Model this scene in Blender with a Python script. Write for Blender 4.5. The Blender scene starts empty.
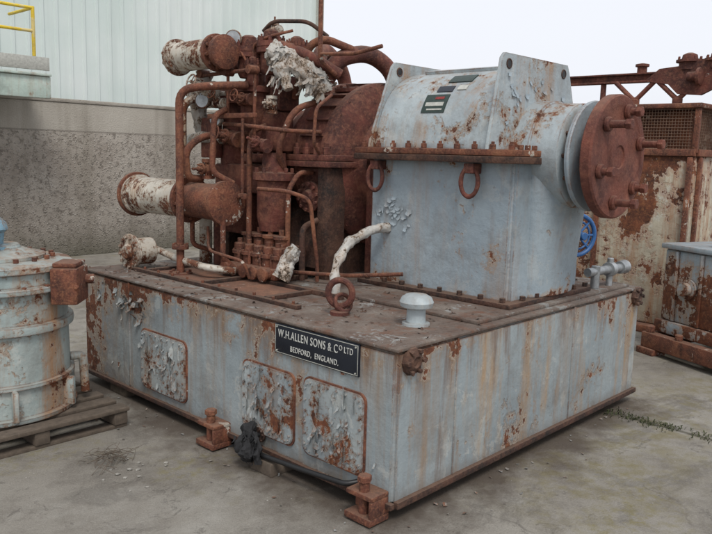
import bpy, bmesh, math, random
from mathutils import Vector, Matrix, noise
random.seed(7)
S=bpy.context.scene
S.view_settings.view_transform='Standard'
try: S.view_settings.look='None'
except Exception: pass
S.view_settings.exposure=0
V=Vector
# ------------------------------------------------------------ node helpers
def new_mat(name):
    m=bpy.data.materials.new(name); m.use_nodes=True
    nt=m.node_tree; nt.nodes.clear()
    out=nt.nodes.new('ShaderNodeOutputMaterial'); b=nt.nodes.new('ShaderNodeBsdfPrincipled')
    nt.links.new(b.outputs[0],out.inputs[0])
    return m,nt,b
def setin(nt,sock,v):
    if isinstance(v,bpy.types.NodeSocket): nt.links.new(v,sock)
    elif isinstance(v,(tuple,list)) and len(v)==3 and sock.type=='RGBA': sock.default_value=(*v,1)
    else: sock.default_value=v
def coords(nt,scale=(1,1,1),rot=(0,0,0),loc=(0,0,0)):
    tc=nt.nodes.new('ShaderNodeTexCoord'); mp=nt.nodes.new('ShaderNodeMapping')
    nt.links.new(tc.outputs['Object'],mp.inputs[0]); mp.inputs['Scale'].default_value=scale
    mp.inputs['Rotation'].default_value=rot; mp.inputs['Location'].default_value=loc
    return mp.outputs[0]
def nz(nt,vec,scale,detail=6,rough=.6,dist=0):
    n=nt.nodes.new('ShaderNodeTexNoise'); setin(nt,n.inputs['Vector'],vec)
    n.inputs['Scale'].default_value=scale; n.inputs['Detail'].default_value=min(detail,7)
    n.inputs['Roughness'].default_value=rough; n.inputs['Distortion'].default_value=dist
    return n.outputs['Fac']
def ma(nt,op,a,b=0.0,clamp=False):
    n=nt.nodes.new('ShaderNodeMath'); n.operation=op; n.use_clamp=clamp
    setin(nt,n.inputs[0],a); setin(nt,n.inputs[1],b); return n.outputs[0]
def mr(nt,v,a,b,c=0.0,d=1.0):
    n=nt.nodes.new('ShaderNodeMapRange'); n.clamp=True; setin(nt,n.inputs['Value'],v)
    for k,x in zip(('From Min','From Max','To Min','To Max'),(a,b,c,d)): setin(nt,n.inputs[k],x)
    return n.outputs[0]
def mx(nt,f,a,b,mode='MIX'):
    n=nt.nodes.new('ShaderNodeMix'); n.data_type='RGBA'; n.blend_type=mode
    setin(nt,n.inputs[0],f); setin(nt,n.inputs[6],a); setin(nt,n.inputs[7],b); return n.outputs[2]
def bump(nt,b,h,strength=.5,dist=.01):
    n=nt.nodes.new('ShaderNodeBump'); n.inputs['Strength'].default_value=strength
    n.inputs['Distance'].default_value=dist; setin(nt,n.inputs['Height'],h)
    nt.links.new(n.outputs[0],b.inputs['Normal'])
def pos_xyz(nt):
    g=nt.nodes.new('ShaderNodeNewGeometry'); s=nt.nodes.new('ShaderNodeSeparateXYZ')
    nt.links.new(g.outputs['Position'],s.inputs[0]); s2=nt.nodes.new('ShaderNodeSeparateXYZ')
    nt.links.new(g.outputs['Normal'],s2.inputs[0]); return s.outputs,s2.outputs,g
def edge_mask(nt,g,r=.015):
    bv=nt.nodes.new('ShaderNodeBevel'); bv.samples=2; bv.inputs['Radius'].default_value=r
    d=nt.nodes.new('ShaderNodeVectorMath'); d.operation='DOT_PRODUCT'
    nt.links.new(bv.outputs[0],d.inputs[0]); nt.links.new(g.outputs['Normal'],d.inputs[1])
    return mr(nt,d.outputs['Value'],.98,.8)
RUST=((.050,.018,.010),(.15,.048,.022),(.29,.115,.045))
def rustcol(nt,cols=RUST,s=1.0):
    v=coords(nt); a=nz(nt,v,5*s,6,.7); b=nz(nt,v,38*s,4,.7)
    c=mx(nt,mr(nt,a,.38,.62),cols[0],cols[1]); return mx(nt,mr(nt,b,.48,.75,0,.8),c,cols[2])
def worn(name,c1,c2,th=.56,scale=2.2,streak=.5,stain=(.30,.16,.065),topdirt=.6,cols=RUST,edge=.12,zg=None,rough=.55,primer=(.5,.5,.46),sth=.5,pr=.35,bed=False,fine=.45):
    m,nt,b=new_mat(name); P,Nn,g=pos_xyz(nt); v=coords(nt)
    n1=nz(nt,v,scale,7,.72,.4); n2=nz(nt,v,scale*8,6,.7)
    comb0=ma(nt,'ADD',ma(nt,'MULTIPLY',n1,.68),ma(nt,'MULTIPLY',n2,.32)); comb=comb0
    if edge:
        e=edge_mask(nt,g); comb=ma(nt,'ADD',comb,ma(nt,'MULTIPLY',e,edge))
    st=nz(nt,coords(nt,(6,6,.6)),1.2,6,.68,.25)
    st2=nz(nt,coords(nt,(17,17,1.1),loc=(3,1,2)),1.0,5,.65,.2)
    if zg:
        gz=mr(nt,P['Z'],zg[0],zg[1],0,zg[2]); comb=ma(nt,'ADD',comb,gz)
        st=ma(nt,'ADD',st,ma(nt,'MULTIPLY',gz,.8))
    comb=ma(nt,'ADD',comb,ma(nt,'MULTIPLY',ma(nt,'SUBTRACT',st,.5),.22))
    if bed: comb=ma(nt,'ADD',comb,ma(nt,'MULTIPLY',mr(nt,P['Y'],2.3,3.0),.07))
    mask=mr(nt,comb,th,th+.012); halo=mr(nt,comb,th-.05,th,0,.7); rim=ma(nt,'MULTIPLY',mr(nt,comb,th-.014,th-.004),ma(nt,'SUBTRACT',1.0,mask))
    base=mx(nt,mr(nt,nz(nt,v,1.7,6,.6),.35,.65),c1,c2)
    base=mx(nt,mr(nt,nz(nt,v,24,6,.7),.5,.8,0,.35),base,tuple(x*.5 for x in c1))
    lower=mr(nt,nz(nt,coords(nt,loc=(5,5,5)),4.5,7,.75,.3),.57,.585,0,pr)
    base=mx(nt,lower,base,primer)
    grime=mr(nt,nz(nt,coords(nt,loc=(9,2,4)),3.2,7,.75),.48,.68,0,.4); base=mx(nt,grime,base,(.13,.11,.09))
    base=mx(nt,ma(nt,'MULTIPLY',mr(nt,st,sth,sth+.2),streak),base,stain)
    brk=mr(nt,nz(nt,v,3,5,.6),.40,.60)
    base=mx(nt,ma(nt,'MULTIPLY',ma(nt,'MULTIPLY',mr(nt,st2,.52,.72),brk),streak*fine),base,tuple(x*.4 for x in stain))
    if bed:
        st3=nz(nt,coords(nt,(2.2,2.2,.30),loc=(1,7,0)),1.5,6,.7,.3)
        f=ma(nt,'MULTIPLY',mr(nt,st3,.52,.66),mr(nt,Nn['Y'],-.3,-.8,.20,.75)); base=mx(nt,f,base,(.36,.22,.10))
        st4=nz(nt,coords(nt,(5,5,.5),loc=(4,2,0)),1.5,6,.7,.3)
        f=mr(nt,ma(nt,'ADD',st4,mr(nt,P['Z'],.50,.86,0,.13)),.58,.74,0,.75); base=mx(nt,f,base,(.13,.065,.033))
        f=ma(nt,'MULTIPLY',mr(nt,P['Y'],2.2,2.95),mr(nt,nz(nt,v,3,6,.7),.35,.6)); base=mx(nt,ma(nt,'MULTIPLY',f,.6),base,(.17,.09,.05))
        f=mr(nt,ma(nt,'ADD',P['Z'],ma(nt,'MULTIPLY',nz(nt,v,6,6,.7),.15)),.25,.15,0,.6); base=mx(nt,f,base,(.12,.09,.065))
    base=mx(nt,halo,base,stain)
    base=mx(nt,ma(nt,'MULTIPLY',rim,.4),base,primer)
    rc=rustcol(nt,cols); col=mx(nt,mask,base,rc)
    if topdirt:
        up=ma(nt,'MULTIPLY',mr(nt,Nn['Z'],.4,.9),mr(nt,nz(nt,v,7,6,.7),.3,.6,.3,1)); col=mx(nt,ma(nt,'MULTIPLY',up,topdirt),col,(.17,.13,.10))
    setin(nt,b.inputs['Base Color'],col); setin(nt,b.inputs['Roughness'],mr(nt,mask,0,1,rough,.9))
    h=ma(nt,'ADD',ma(nt,'MULTIPLY',mr(nt,comb0,th-.03,th),-.6),ma(nt,'MULTIPLY',nz(nt,v,60,5,.7),.5))
    h=ma(nt,'ADD',h,ma(nt,'MULTIPLY',nz(nt,v,5,3,.6),1.8))
    bump(nt,b,h,.7,.008); return m
def rusty(name,cols,pale=None,pth=.62,s=1.0,topd=(.2,.13,.09)):
    m,nt,b=new_mat(name); P,Nn,g=pos_xyz(nt); v=coords(nt)
    c=rustcol(nt,cols,s)
    c=mx(nt,ma(nt,'MULTIPLY',mr(nt,nz(nt,coords(nt,(10,10,1)),1.4,5,.6),.5,.7),.5),c,cols[0])
    c=mx(nt,mr(nt,nz(nt,coords(nt,loc=(7,7,7)),3.3,6,.75),.52,.66,0,.55),c,tuple(min(1,x*1.25) for x in cols[2]))
    if pale: 
        n=ma(nt,'ADD',ma(nt,'MULTIPLY',nz(nt,v,4,7,.7,.3),.7),ma(nt,'MULTIPLY',nz(nt,v,34,5,.6),.3))
        c=mx(nt,mr(nt,n,pth,pth+.015),c,pale)
    c=mx(nt,mr(nt,Nn['Z'],.5,1,0,.4),c,topd)
    setin(nt,b.inputs['Base Color'],c); b.inputs['Roughness'].default_value=.8
    h=ma(nt,'ADD',nz(nt,v,70,5,.75),ma(nt,'MULTIPLY',nz(nt,v,16,5,.7),1.2)); bump(nt,b,h,.8,.008); return m
def plain(name,c,rough=.6,var=.3,s=20,metal=0):
    m,nt,b=new_mat(name); v=coords(nt)
    col=mx(nt,mr(nt,nz(nt,v,s,6,.65),.3,.7),tuple(x*(1-var) for x in c),c)
    setin(nt,b.inputs['Base Color'],col); b.inputs['Roughness'].default_value=rough; b.inputs['Metallic'].default_value=metal
    bump(nt,b,nz(nt,v,s*2,5,.6),.4,.004); return m
# ------------------------------------------------------------ materials
M_bed=worn('bed_paint',(.31,.35,.36),(.22,.26,.28),th=.610,scale=1.6,streak=.55,zg=(.55,.86,.07),stain=(.25,.15,.075),edge=.10,sth=.50,bed=True)
M_hatch=worn('hatch_paint',(.36,.385,.375),(.25,.29,.31),th=.55,scale=4.5,streak=.5,edge=.08,stain=(.22,.12,.06))
M_gear=worn('gear_paint',(.315,.375,.41),(.25,.305,.345),th=.615,scale=2.0,streak=.4,zg=(1.0,.86,.10),edge=.11,topdirt=.25,pr=.2)
M_hood=worn('hood_paint',(.40,.455,.47),(.29,.335,.36),th=.573,scale=2.6,streak=.6,edge=.10,topdirt=.3,pr=.3)
M_vess=worn('vessel_paint',(.27,.34,.34),(.36,.40,.38),th=.560,scale=3.0,streak=.75,edge=.14,topdirt=.5,stain=(.32,.15,.05),sth=.47)
M_white=worn('flaked_white_paint',(.60,.57,.50),(.42,.38,.32),th=.525,scale=6,streak=.6,edge=.10,topdirt=.3)
M_cont=worn('enclosure_paint',(.48,.44,.34),(.34,.29,.22),th=.525,scale=1.3,streak=.85,stain=(.28,.12,.045),edge=.1,zg=(1.5,2.3,.08),sth=.45)
M_rust=rusty('turbine_rust',((.050,.016,.012),(.145,.040,.027),(.23,.095,.055)),pale=(.38,.35,.30),pth=.63)
M_rust2=rusty('pipe_rust',((.060,.021,.014),(.175,.056,.030),(.30,.13,.065)),pale=(.45,.40,.34),pth=.60,s=1.8)
M_disc=rusty('coupling_rust',((.085,.026,.018),(.17,.050,.031),(.22,.085,.052)),s=.9)
M_dark=rusty('dark_rust',((.018,.011,.009),(.065,.026,.016),(.13,.065,.04)),s=1.5)
M_black=plain('black_rubber',(.012,.012,.013),.5)
M_cloth=plain('oily_rag',(.022,.022,.024),.9,.6,40)
M_wrap=worn('torn_lagging',(.50,.49,.46),(.28,.26,.23),th=.56,scale=12,streak=.3,edge=0,topdirt=.1,cols=((.05,.04,.03),(.12,.08,.05),(.2,.13,.08)))
M_sign=plain('sign_enamel',(.010,.014,.024),.35,.3,12)
M_letter=plain('sign_letters',(.62,.62,.58),.5,.3,60)
M_wood=plain('old_timber',(.13,.10,.075),.9,.5,25)
M_yel=worn('yellow_paint',(.75,.56,.03),(.6,.42,.03),th=.64,scale=5,streak=.2,edge=0,topdirt=.1)
M_blue=plain('blue_paint',(.03,.12,.32),.5)
M_ltblue=worn('blue_grey_paint',(.16,.33,.45),(.25,.38,.45),th=.56,scale=7,edge=.05)
M_steel=plain('galvanised_steel',(.45,.47,.48),.45,.5,14,.6)
M_mesh=plain('rusty_wire',(.20,.12,.08),.8,.5,9)
M_red=plain('warning_red',(.30,.025,.02),.5,.5,60)
M_green=plain('label_green',(.022,.045,.035),.45,.5,40)
M_pane=plain('pale_plate',(.5,.5,.45),.5,.4,30)
def mk_deck():
    m,nt,b=new_mat('deck_dirt'); v=coords(nt)
    c=mx(nt,mr(nt,nz(nt,v,2.2,7,.75,.3),.38,.62),(.085,.055,.042),(.185,.155,.13))
    c=mx(nt,mr(nt,nz(nt,v,7,7,.75),.50,.66,0,.8),c,(.14,.058,.03))
    c=mx(nt,mr(nt,nz(nt,coords(nt,loc=(3,8,1)),5,7,.8,.5),.56,.60,0,.8),c,(.27,.28,.27))
    c=mx(nt,mr(nt,nz(nt,v,60,5,.7),.5,.75,0,.6),c,(.05,.03,.022))
    setin(nt,b.inputs['Base Color'],c); b.inputs['Roughness'].default_value=.85
    bump(nt,b,ma(nt,'ADD',nz(nt,v,80,5,.7),ma(nt,'MULTIPLY',nz(nt,v,12,5,.7),1.5)),.8,.008); return m
M_deck=mk_deck()
# ------------------------------------------------------------ mesh helpers
def empty(name):
    o=bpy.data.objects.new(name,None); S.collection.objects.link(o); o.empty_display_size=.1; return o
def fin(name,bm,mat,par=None,ang=35):
    bmesh.ops.recalc_face_normals(bm,faces=bm.faces[:])
    for f in bm.faces: f.smooth=True
    for e in bm.edges:
        e.smooth = (len(e.link_faces)==2 and e.calc_face_angle(0)<math.radians(ang))
    me=bpy.data.meshes.new(name); bm.to_mesh(me); bm.free(); me.materials.append(mat)
    o=bpy.data.objects.new(name,me); S.collection.objects.link(o)
    if par: o.parent=par
    return o
def add_box(bm,x0,x1,y0,y1,z0,z1,bev=.008,rot=None):
    r=bmesh.ops.create_cube(bm,size=1)['verts']
    M=Matrix.Translation(((x0+x1)/2,(y0+y1)/2,(z0+z1)/2))
    if rot is not None: M=M@rot
    bmesh.ops.transform(bm,matrix=M@Matrix.Diagonal((x1-x0,y1-y0,z1-z0,1)),verts=r)
    if bev:
        es=list({e for v in r for e in v.link_edges})
        bmesh.ops.bevel(bm,geom=es,offset=bev,segments=2,affect='EDGES',profile=.5)
def box(name,b,mat,par=None,bev=.008,rot=None):
    bm=bmesh.new(); add_box(bm,*b,bev,rot); return fin(name,bm,mat,par)
def frame(ax):
    ax=V(ax).normalized(); u=ax.cross(V((0,0,1)))
    if u.length<.1: u=ax.cross(V((1,0,0)))
    u.normalize(); return ax,u,ax.cross(u)
def add_lathe(bm,o,ax,prof,seg=32,ph=0.0):
    ax,u,w=frame(ax); o=V(o); rings=[]
    for t,r in prof:
        rings.append([bm.verts.new(o+ax*t+(u*math.cos(a)+w*math.sin(a))*max(r,.0005)) for a in [2*math.pi*i/seg+ph for i in range(seg)]])
    for a,b in zip(rings,rings[1:]):
        for i in range(seg): bm.faces.new((a[i],a[(i+1)%seg],b[(i+1)%seg],b[i]))
    bm.faces.new(rings[0]); bm.faces.new(rings[-1])
def lathe(name,o,ax,prof,mat,par=None,seg=32):
    bm=bmesh.new(); add_lathe(bm,o,ax,prof,seg); return fin(name,bm,mat,par)
def add_cyl(bm,p0,p1,r,seg=16,c=.15,ph=0):
    p0=V(p0);p1=V(p1);L=(p1-p0).length;c=min(r*c,L*.2)
    add_lathe(bm,p0,p1-p0,[(0,r-c),(c,r),(L-c,r),(L,r-c)],seg,ph)
def add_bolts(bm,o,ax,R,n,r=.012,h=.018,ph=0.0,stud=0):
    a_,u,w=frame(ax); o=V(o)
    for i in range(n):
        a=2*math.pi*i/n+ph; p=o+(u*math.cos(a)+w*math.sin(a))*R
        add_cyl(bm,p,p+a_*h,r,6,.15,random.random())
        if stud: add_cyl(bm,p,p+a_*(h+stud),r*.55,8)
def flange(name,o,ax,r,th,mat,par,n=8,br=.012,bh=.016,hub=None,both=False):
    bm=bmesh.new(); a=V(ax).normalized(); o=V(o)
    add_lathe(bm,o,a,[(0,r*.97),(.004,r),(th-.004,r),(th,r*.97)],36)
    add_bolts(bm,o+a*th,a,r*.82,n,br,bh,.2)
    if both: add_bolts(bm,o,-a,r*.82,n,br,bh,.2)
    if hub: add_lathe(bm,o+a*th,a,[(0,hub*1.1),(.01,hub),(.03,hub*.8)],24)
    return fin(name,bm,mat,par)
def path(pts,f):
    pts=[V(p) for p in pts]; out=[pts[0]]
    for i in range(1,len(pts)-1):
        p=pts[i]; d1=(p-pts[i-1]); d2=(pts[i+1]-p); k=min(f,d1.length*.48,d2.length*.48)
        a=p-d1.normalized()*k; b=p+d2.normalized()*k
        for j in range(7):
            t=j/6; out.append(a*(1-t)**2+p*2*t*(1-t)+b*t*t)
    out.append(pts[-1]); return out
def add_tube(bm,pts,r,f=.06,seg=14,lump=0):
    P=path(pts,f)
    if lump:
        Q=[]
        for a,b in zip(P,P[1:]):
            n=max(1,int((b-a).length/.012))
            for j in range(n): Q.append(a.lerp(b,j/n))
        Q.append(P[-1]); P=Q; seg=max(seg,28)
    T=[(P[min(i+1,len(P)-1)]-P[max(i-1,0)]).normalized() for i in range(len(P))]
    if lump:
        for _ in range(6): T=[(T[max(i-1,0)]+T[i]+T[min(i+1,len(T)-1)]).normalized() for i in range(len(T))]
    _,u,w=frame(T[0]); rings=[]
    for i,p in enumerate(P):
        if i:
            u=(u-T[i]*u.dot(T[i])).normalized(); w=T[i].cross(u)
        ring=[]
        for k in range(seg):
            a=2*math.pi*k/seg; d=u*math.cos(a)+w*math.sin(a); q=p+d*r
            rr=r
            if lump: rr=r*(1+lump*(noise.noise(q*14)*1.1+.6*abs(noise.noise(q*34))+.35*noise.noise(q*90)))
            ring.append(bm.verts.new(p+d*rr))
        rings.append(ring)
    for a,b in zip(rings,rings[1:]):
        for k in range(seg): bm.faces.new((a[k],a[(k+1)%seg],b[(k+1)%seg],b[k]))
    bm.faces.new(rings[0]); bm.faces.new(rings[-1])
def tube(name,pts,r,mat,par=None,f=.06,seg=14,lump=0):
    bm=bmesh.new(); add_tube(bm,pts,r,f,seg,lump); return fin(name,bm,mat,par,50)
def add_prism(bm,poly,fn,lo,hi):
    a=[bm.verts.new(fn(p[0],p[1],lo)) for p in poly]; b=[bm.verts.new(fn(p[0],p[1],hi)) for p in poly]
    n=len(poly)
    for i in range(n): bm.faces.new((a[i],a[(i+1)%n],b[(i+1)%n],b[i]))
    bm.faces.new(a); bm.faces.new(b)
def add_torus(bm,c,ax,R,r,seg=28,s2=10,sc=(1,1)):
    a_,u,w=frame(ax); c=V(c); rings=[]
    for i in range(seg):
        a=2*math.pi*i/seg; d=u*math.cos(a)*sc[0]+w*math.sin(a)*sc[1]
        rings.append([bm.verts.new(c+d*R+(d.normalized()*math.cos(b)+a_*math.sin(b))*r) for b in [2*math.pi*k/s2 for k in range(s2)]])
    for i in range(seg):
        A=rings[i];B=rings[(i+1)%seg]
        for k in range(s2): bm.faces.new((A[k],A[(k+1)%s2],B[(k+1)%s2],B[k]))
def valve(name,c,ax,up,s,mat,par,wheel=True,wmat=None):
    c=V(c);ax=V(ax).normalized();up=V(up).normalized(); bm=bmesh.new()
    add_lathe(bm,c-ax*s*1.0,ax,[(0,s*.45),(s*.3,s*.45),(s*.6,s*.7),(s,s*.78),(s*1.4,s*.7),(s*1.7,s*.45),(s*2,s*.45)],20)
    for k in (-1,1):
        o=c+ax*k*s*1.0; add_lathe(bm,o-ax*.012,ax,[(0,s*.8),(.024,s*.8)],24); add_bolts(bm,o-ax*k*.012,-ax*k,s*.64,6,s*.09,.02)
    add_lathe(bm,c,up,[(0,s*.5),(s*.8,s*.45),(s*.85,s*.72),(s*1.05,s*.72),(s*1.08,s*.4),(s*1.5,s*.3),(s*1.55,s*.16),(s*2.2,s*.16)],18)
    add_bolts(bm,c+up*s*1.05,up,s*.58,6,s*.09,.02)
    o=fin(name,bm,mat,par)
    if wheel:
        bm=bmesh.new(); w=c+up*s*2.15; add_torus(bm,w,up,s*.75,s*.09); a_,u,v=frame(up)
        for i in range(3):
            d=u*math.cos(i*2.094)+v*math.sin(i*2.094); add_cyl(bm,w,w+d*s*.75,s*.06,8)
        add_cyl(bm,w-up*s*.1,w+up*s*.15,s*.14,10); fin(name+'_handwheel',bm,wmat or mat,par)
    return o
def rrect(y0,y1,z0,z1,r,n=6):
    P=[]
    for cx,cy,a0 in ((y1-r,z1-r,0),(y0+r,z1-r,90),(y0+r,z0+r,180),(y1-r,z0+r,270)):
        for i in range(n+1):
            a=math.radians(a0+90*i/n); P.append((cx+r*math.cos(a),cy+r*math.sin(a)))
    return P
def add_flake(bm,o,u,v,n,w,h,curl):
    rows=6; g=[]
    for i in range(rows):
        t=i/(rows-1); ang=curl*t; 
        off=v*(math.sin(ang)/max(curl,.01))*h+n*((1-math.cos(ang))/max(curl,.01)*h+.0012)
        ww=w*(1-.55*t*t)*(1+random.uniform(-.25,.25)) 
        sh=random.uniform(-.12,.12)*w
        g.append([bm.verts.new(o+off+u*(ww*(k-.5)+sh)+v*random.uniform(-.08,.08)*h) for k in (0,.33,.66,1)])
    for a,b in zip(g,g[1:]):
        for k in range(3): bm.faces.new((a[k],a[k+1],b[k+1],b[k]))
# ============================================================ GROUND
def mk_ground():
    m,nt,b=new_mat('yard_concrete'); v=coords(nt); P,Nn,g=pos_xyz(nt)
    n=nz(nt,v,.55,7,.65,.3); c=mx(nt,mr(nt,n,.35,.65),(.165,.148,.124),(.265,.248,.215))
    c=mx(nt,mr(nt,nz(nt,v,2.2,7,.72),.49,.66,0,.7),c,(.092,.078,.064))
    c=mx(nt,mr(nt,nz(nt,coords(nt,loc=(4,9,0)),1.1,7,.7),.52,.66,0,.65),c,(.31,.297,.265))
    c=mx(nt,mr(nt,nz(nt,coords(nt,(1,1.7,1),loc=(1,3,0)),.9,6,.7,.6),.55,.59,0,.38),c,(.080,.072,.062))
    c=mx(nt,mr(nt,nz(nt,coords(nt,(1,1,1),loc=(8,3,0)),4.5,6,.8,.6),.58,.63,0,.5),c,(.06,.052,.044))
    c=mx(nt,mr(nt,nz(nt,v,90,4,.7),.5,.75,0,.45),c,(.36,.34,.30))
    c=mx(nt,mr(nt,nz(nt,v,140,3,.7),.52,.72,0,.6),c,(.07,.06,.05))
    mo=ma(nt,'MULTIPLY',mr(nt,nz(nt,coords(nt,loc=(2.2,.4,0)),1.0,6,.6),.50,.62),mr(nt,nz(nt,v,14,7,.75),.47,.62))
    c=mx(nt,ma(nt,'MULTIPLY',mo,.6),c,(.16,.135,.04))
    mo2=ma(nt,'MULTIPLY',mr(nt,ma(nt,'ABSOLUTE',ma(nt,'SUBTRACT',P['Y'],-.35)),.7,.1),mr(nt,nz(nt,v,5,7,.75),.46,.60)); c=mx(nt,ma(nt,'MULTIPLY',mo2,mr(nt,P['X'],.4,1.0,0,.6)),c,(.15,.125,.045))
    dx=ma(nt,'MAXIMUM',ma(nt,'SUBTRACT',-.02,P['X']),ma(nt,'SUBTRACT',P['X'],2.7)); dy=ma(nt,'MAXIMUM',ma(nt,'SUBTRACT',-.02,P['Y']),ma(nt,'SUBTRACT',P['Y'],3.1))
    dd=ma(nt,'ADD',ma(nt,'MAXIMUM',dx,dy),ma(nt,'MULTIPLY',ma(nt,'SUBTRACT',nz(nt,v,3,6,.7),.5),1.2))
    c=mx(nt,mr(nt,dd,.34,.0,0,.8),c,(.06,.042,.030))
    vo=nt.nodes.new('ShaderNodeTexVoronoi'); vo.feature='DISTANCE_TO_EDGE'; vo.inputs['Scale'].default_value=.33
    wn=nt.nodes.new('ShaderNodeTexNoise'); wn.inputs['Scale'].default_value=2.5; wn.inputs['Detail'].default_value=6
    nt.links.new(v,wn.inputs['Vector']); va=nt.nodes.new('ShaderNodeVectorMath'); va.operation='MULTIPLY_ADD'
    nt.links.new(wn.outputs['Color'],va.inputs[0]); va.inputs[1].default_value=(.5,.5,.5); nt.links.new(v,va.inputs[2]); nt.links.new(va.outputs[0],vo.inputs['Vector'])
    cr=ma(nt,'MULTIPLY',mr(nt,vo.outputs['Distance'],.0035,.0015),mr(nt,nz(nt,v,1.3,3,.5),.5,.62)); c=mx(nt,ma(nt,'MULTIPLY',cr,.5),c,(.06,.05,.04))
    jx=mr(nt,ma(nt,'ABSOLUTE',ma(nt,'ADD',ma(nt,'SUBTRACT',P['X'],2.34),ma(nt,'MULTIPLY',ma(nt,'SUBTRACT',nz(nt,v,5,6,.6),.5),.06))),.028,.008)
    jy=mr(nt,ma(nt,'ABSOLUTE',ma(nt,'ADD',ma(nt,'SUBTRACT',P['Y'],3.6),ma(nt,'MULTIPLY',ma(nt,'SUBTRACT',nz(nt,v,5,6,.6),.5),.05))),.02,.01)
    j=ma(nt,'MAXIMUM',jx,jy); c=mx(nt,ma(nt,'MULTIPLY',j,.75),c,(.05,.045,.028))
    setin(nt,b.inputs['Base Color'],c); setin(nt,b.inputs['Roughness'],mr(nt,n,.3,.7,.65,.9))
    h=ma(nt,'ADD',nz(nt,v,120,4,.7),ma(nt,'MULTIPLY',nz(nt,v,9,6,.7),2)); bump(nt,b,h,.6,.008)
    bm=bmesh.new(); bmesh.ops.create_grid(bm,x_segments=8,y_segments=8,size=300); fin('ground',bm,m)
mk_ground()
def mk_weeds():
    m=plain('weed_leaf',(.055,.065,.02),.8,.6,30); bm=bmesh.new()
    for i in range(700):
        y=-random.random()**1.1*1.4; x=2.34+random.gauss(0,.045)
        if noise.noise(V((x*1.0,y*3,0)))<-.10: continue
        h=random.uniform(.006,.026); a=random.random()*6.28; d=V((math.cos(a),math.sin(a),0)); s=V((-d.y,d.x,0))*random.uniform(.002,.006)
        p=V((x,y,0)); q=p+d*h*.5+V((0,0,h*.8)); r=p+d*h*1.1+V((0,0,h*.9))
        vs=[bm.verts.new(k) for k in (p-s*.4,p+s*.4,q+s,r,q-s)]; bm.faces.new(vs)
    fin('weeds',bm,m)
    bm=bmesh.new()
    for i in range(70):
        a=random.random()*6.28; c=V((-.62+random.gauss(0,.06),1.56+random.gauss(0,.06),random.uniform(.005,.05)))
        d=V((math.cos(a),math.sin(a),random.uniform(-.1,.6)))*random.uniform(.06,.15)
        add_tube(bm,[c-d*.5,c+V((random.gauss(0,.015),random.gauss(0,.015),.01)),c+d*.5],.0013,.03,5)
    fin('twig_pile',bm,M_wood)
    bm=bmesh.new()
    for i in range(80):
        x=random.uniform(-1.2,.2);y=random.uniform(-.4,2.2)
        if i%3==0: x=random.uniform(-.15,2.6); y=random.uniform(-.9,-.05)
        r=random.uniform(.002,.005); 
        if i<14: x=-.62+random.gauss(0,.10);y=1.3+random.gauss(0,.12);r=random.uniform(.006,.015)
        vs=bmesh.ops.create_icosphere(bm,subdivisions=1,radius=r)['verts']
        for v in vs: v.co=V((x,y,r*.3))+V((v.co.x*random.uniform(.7,1.6),v.co.y*random.uniform(.7,1.5),v.co.z*.5))
    fin('loose_stones',bm,plain('stone_chip',(.38,.36,.32),.9,.6,50))
    bm=bmesh.new()
    for i in range(60):
        if i%2: o=V((-random.random()**2*.4-.03,random.uniform(0,2.9),.004))
        else: o=V((random.uniform(0,2.6),-random.random()**2*.3-.04,.004))
        a=random.random()*6.28; u=V((math.cos(a),math.sin(a),0)); add_flake(bm,o,u,V((-u.y,u.x,0)),V((0,0,1)),random.uniform(.006,.025),random.uniform(.008,.025),random.uniform(.2,1))
    fin('fallen_paint_chips',bm,M_hatch)
mk_weeds()
# ============================================================ BEDPLATE MACHINE
T=empty('steam_turbine_gearbox_set')
bm=bmesh.new(); r=bmesh.ops.create_cube(bm,size=1)['verts']
bmesh.ops.transform(bm,matrix=Matrix.Translation((1.36,1.54,.465))@Matrix.Diagonal((2.72,3.08,.77,1)),verts=r)
bmesh.ops.bevel(bm,geom=[e for e in bm.edges],offset=.02,segments=3,affect='EDGES')
fin('bedplate_tank',bm,M_bed,T)
box('deck_plate',(-.008,2.728,-.008,3.088,.846,.862),M_deck,T,.004)
bm=bmesh.new()
add_box(bm,-.022,.01,-.01,3.09,.07,.10,.004); add_box(bm,.012,2.73,-.026,.004,.07,.105,.004)
add_box(bm,.0,2.7,3.075,3.1,.07,.1,.004)
fin('bottom_channel',bm,M_dark,T)
bm=bmesh.new()
for x in (.47,1.72): add_box(bm,x,x+.012,-.006,.01,.11,.84,.002)
for y in (2.42,): add_box(bm,-.006,.01,y,y+.014,.11,.84,.002)
fin('weld_seams',bm,M_bed,T)
box('gear_bed',(.72,2.64,.05,1.62,.862,.882),M_deck,T,.005)
bm=bmesh.new()
for (x0,x1,y0,y1) in ((.22,.26,.95,2.75),(.62,.66,1.0,2.2),(.26,.62,1.9,1.94),(.26,.62,1.25,1.29),(.72,1.0,1.7,1.74),(.72,.76,1.7,2.9),(.26,.62,2.6,2.64)):
    add_box(bm,x0,x1,y0,y1,.862,.885+random.uniform(0,.012),.003)
fin('deck_coaming',bm,M_dark,T)
bm=bmesh.new()
for k in range(9): add_bolts(bm,(.68,1.05+k*.13,.862),(0,0,1),.0,1,.013,.02)
for k in range(10): add_bolts(bm,(.24,1.0+k*.18,.885),(0,0,1),.0,1,.010,.02)
add_box(bm,.28,.60,1.31,1.88,.862,.875,.003); add_box(bm,.28,.60,1.96,2.58,.862,.873,.003)
fin('deck_covers',bm,M_rust2,T)
bm=bmesh.new()
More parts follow.
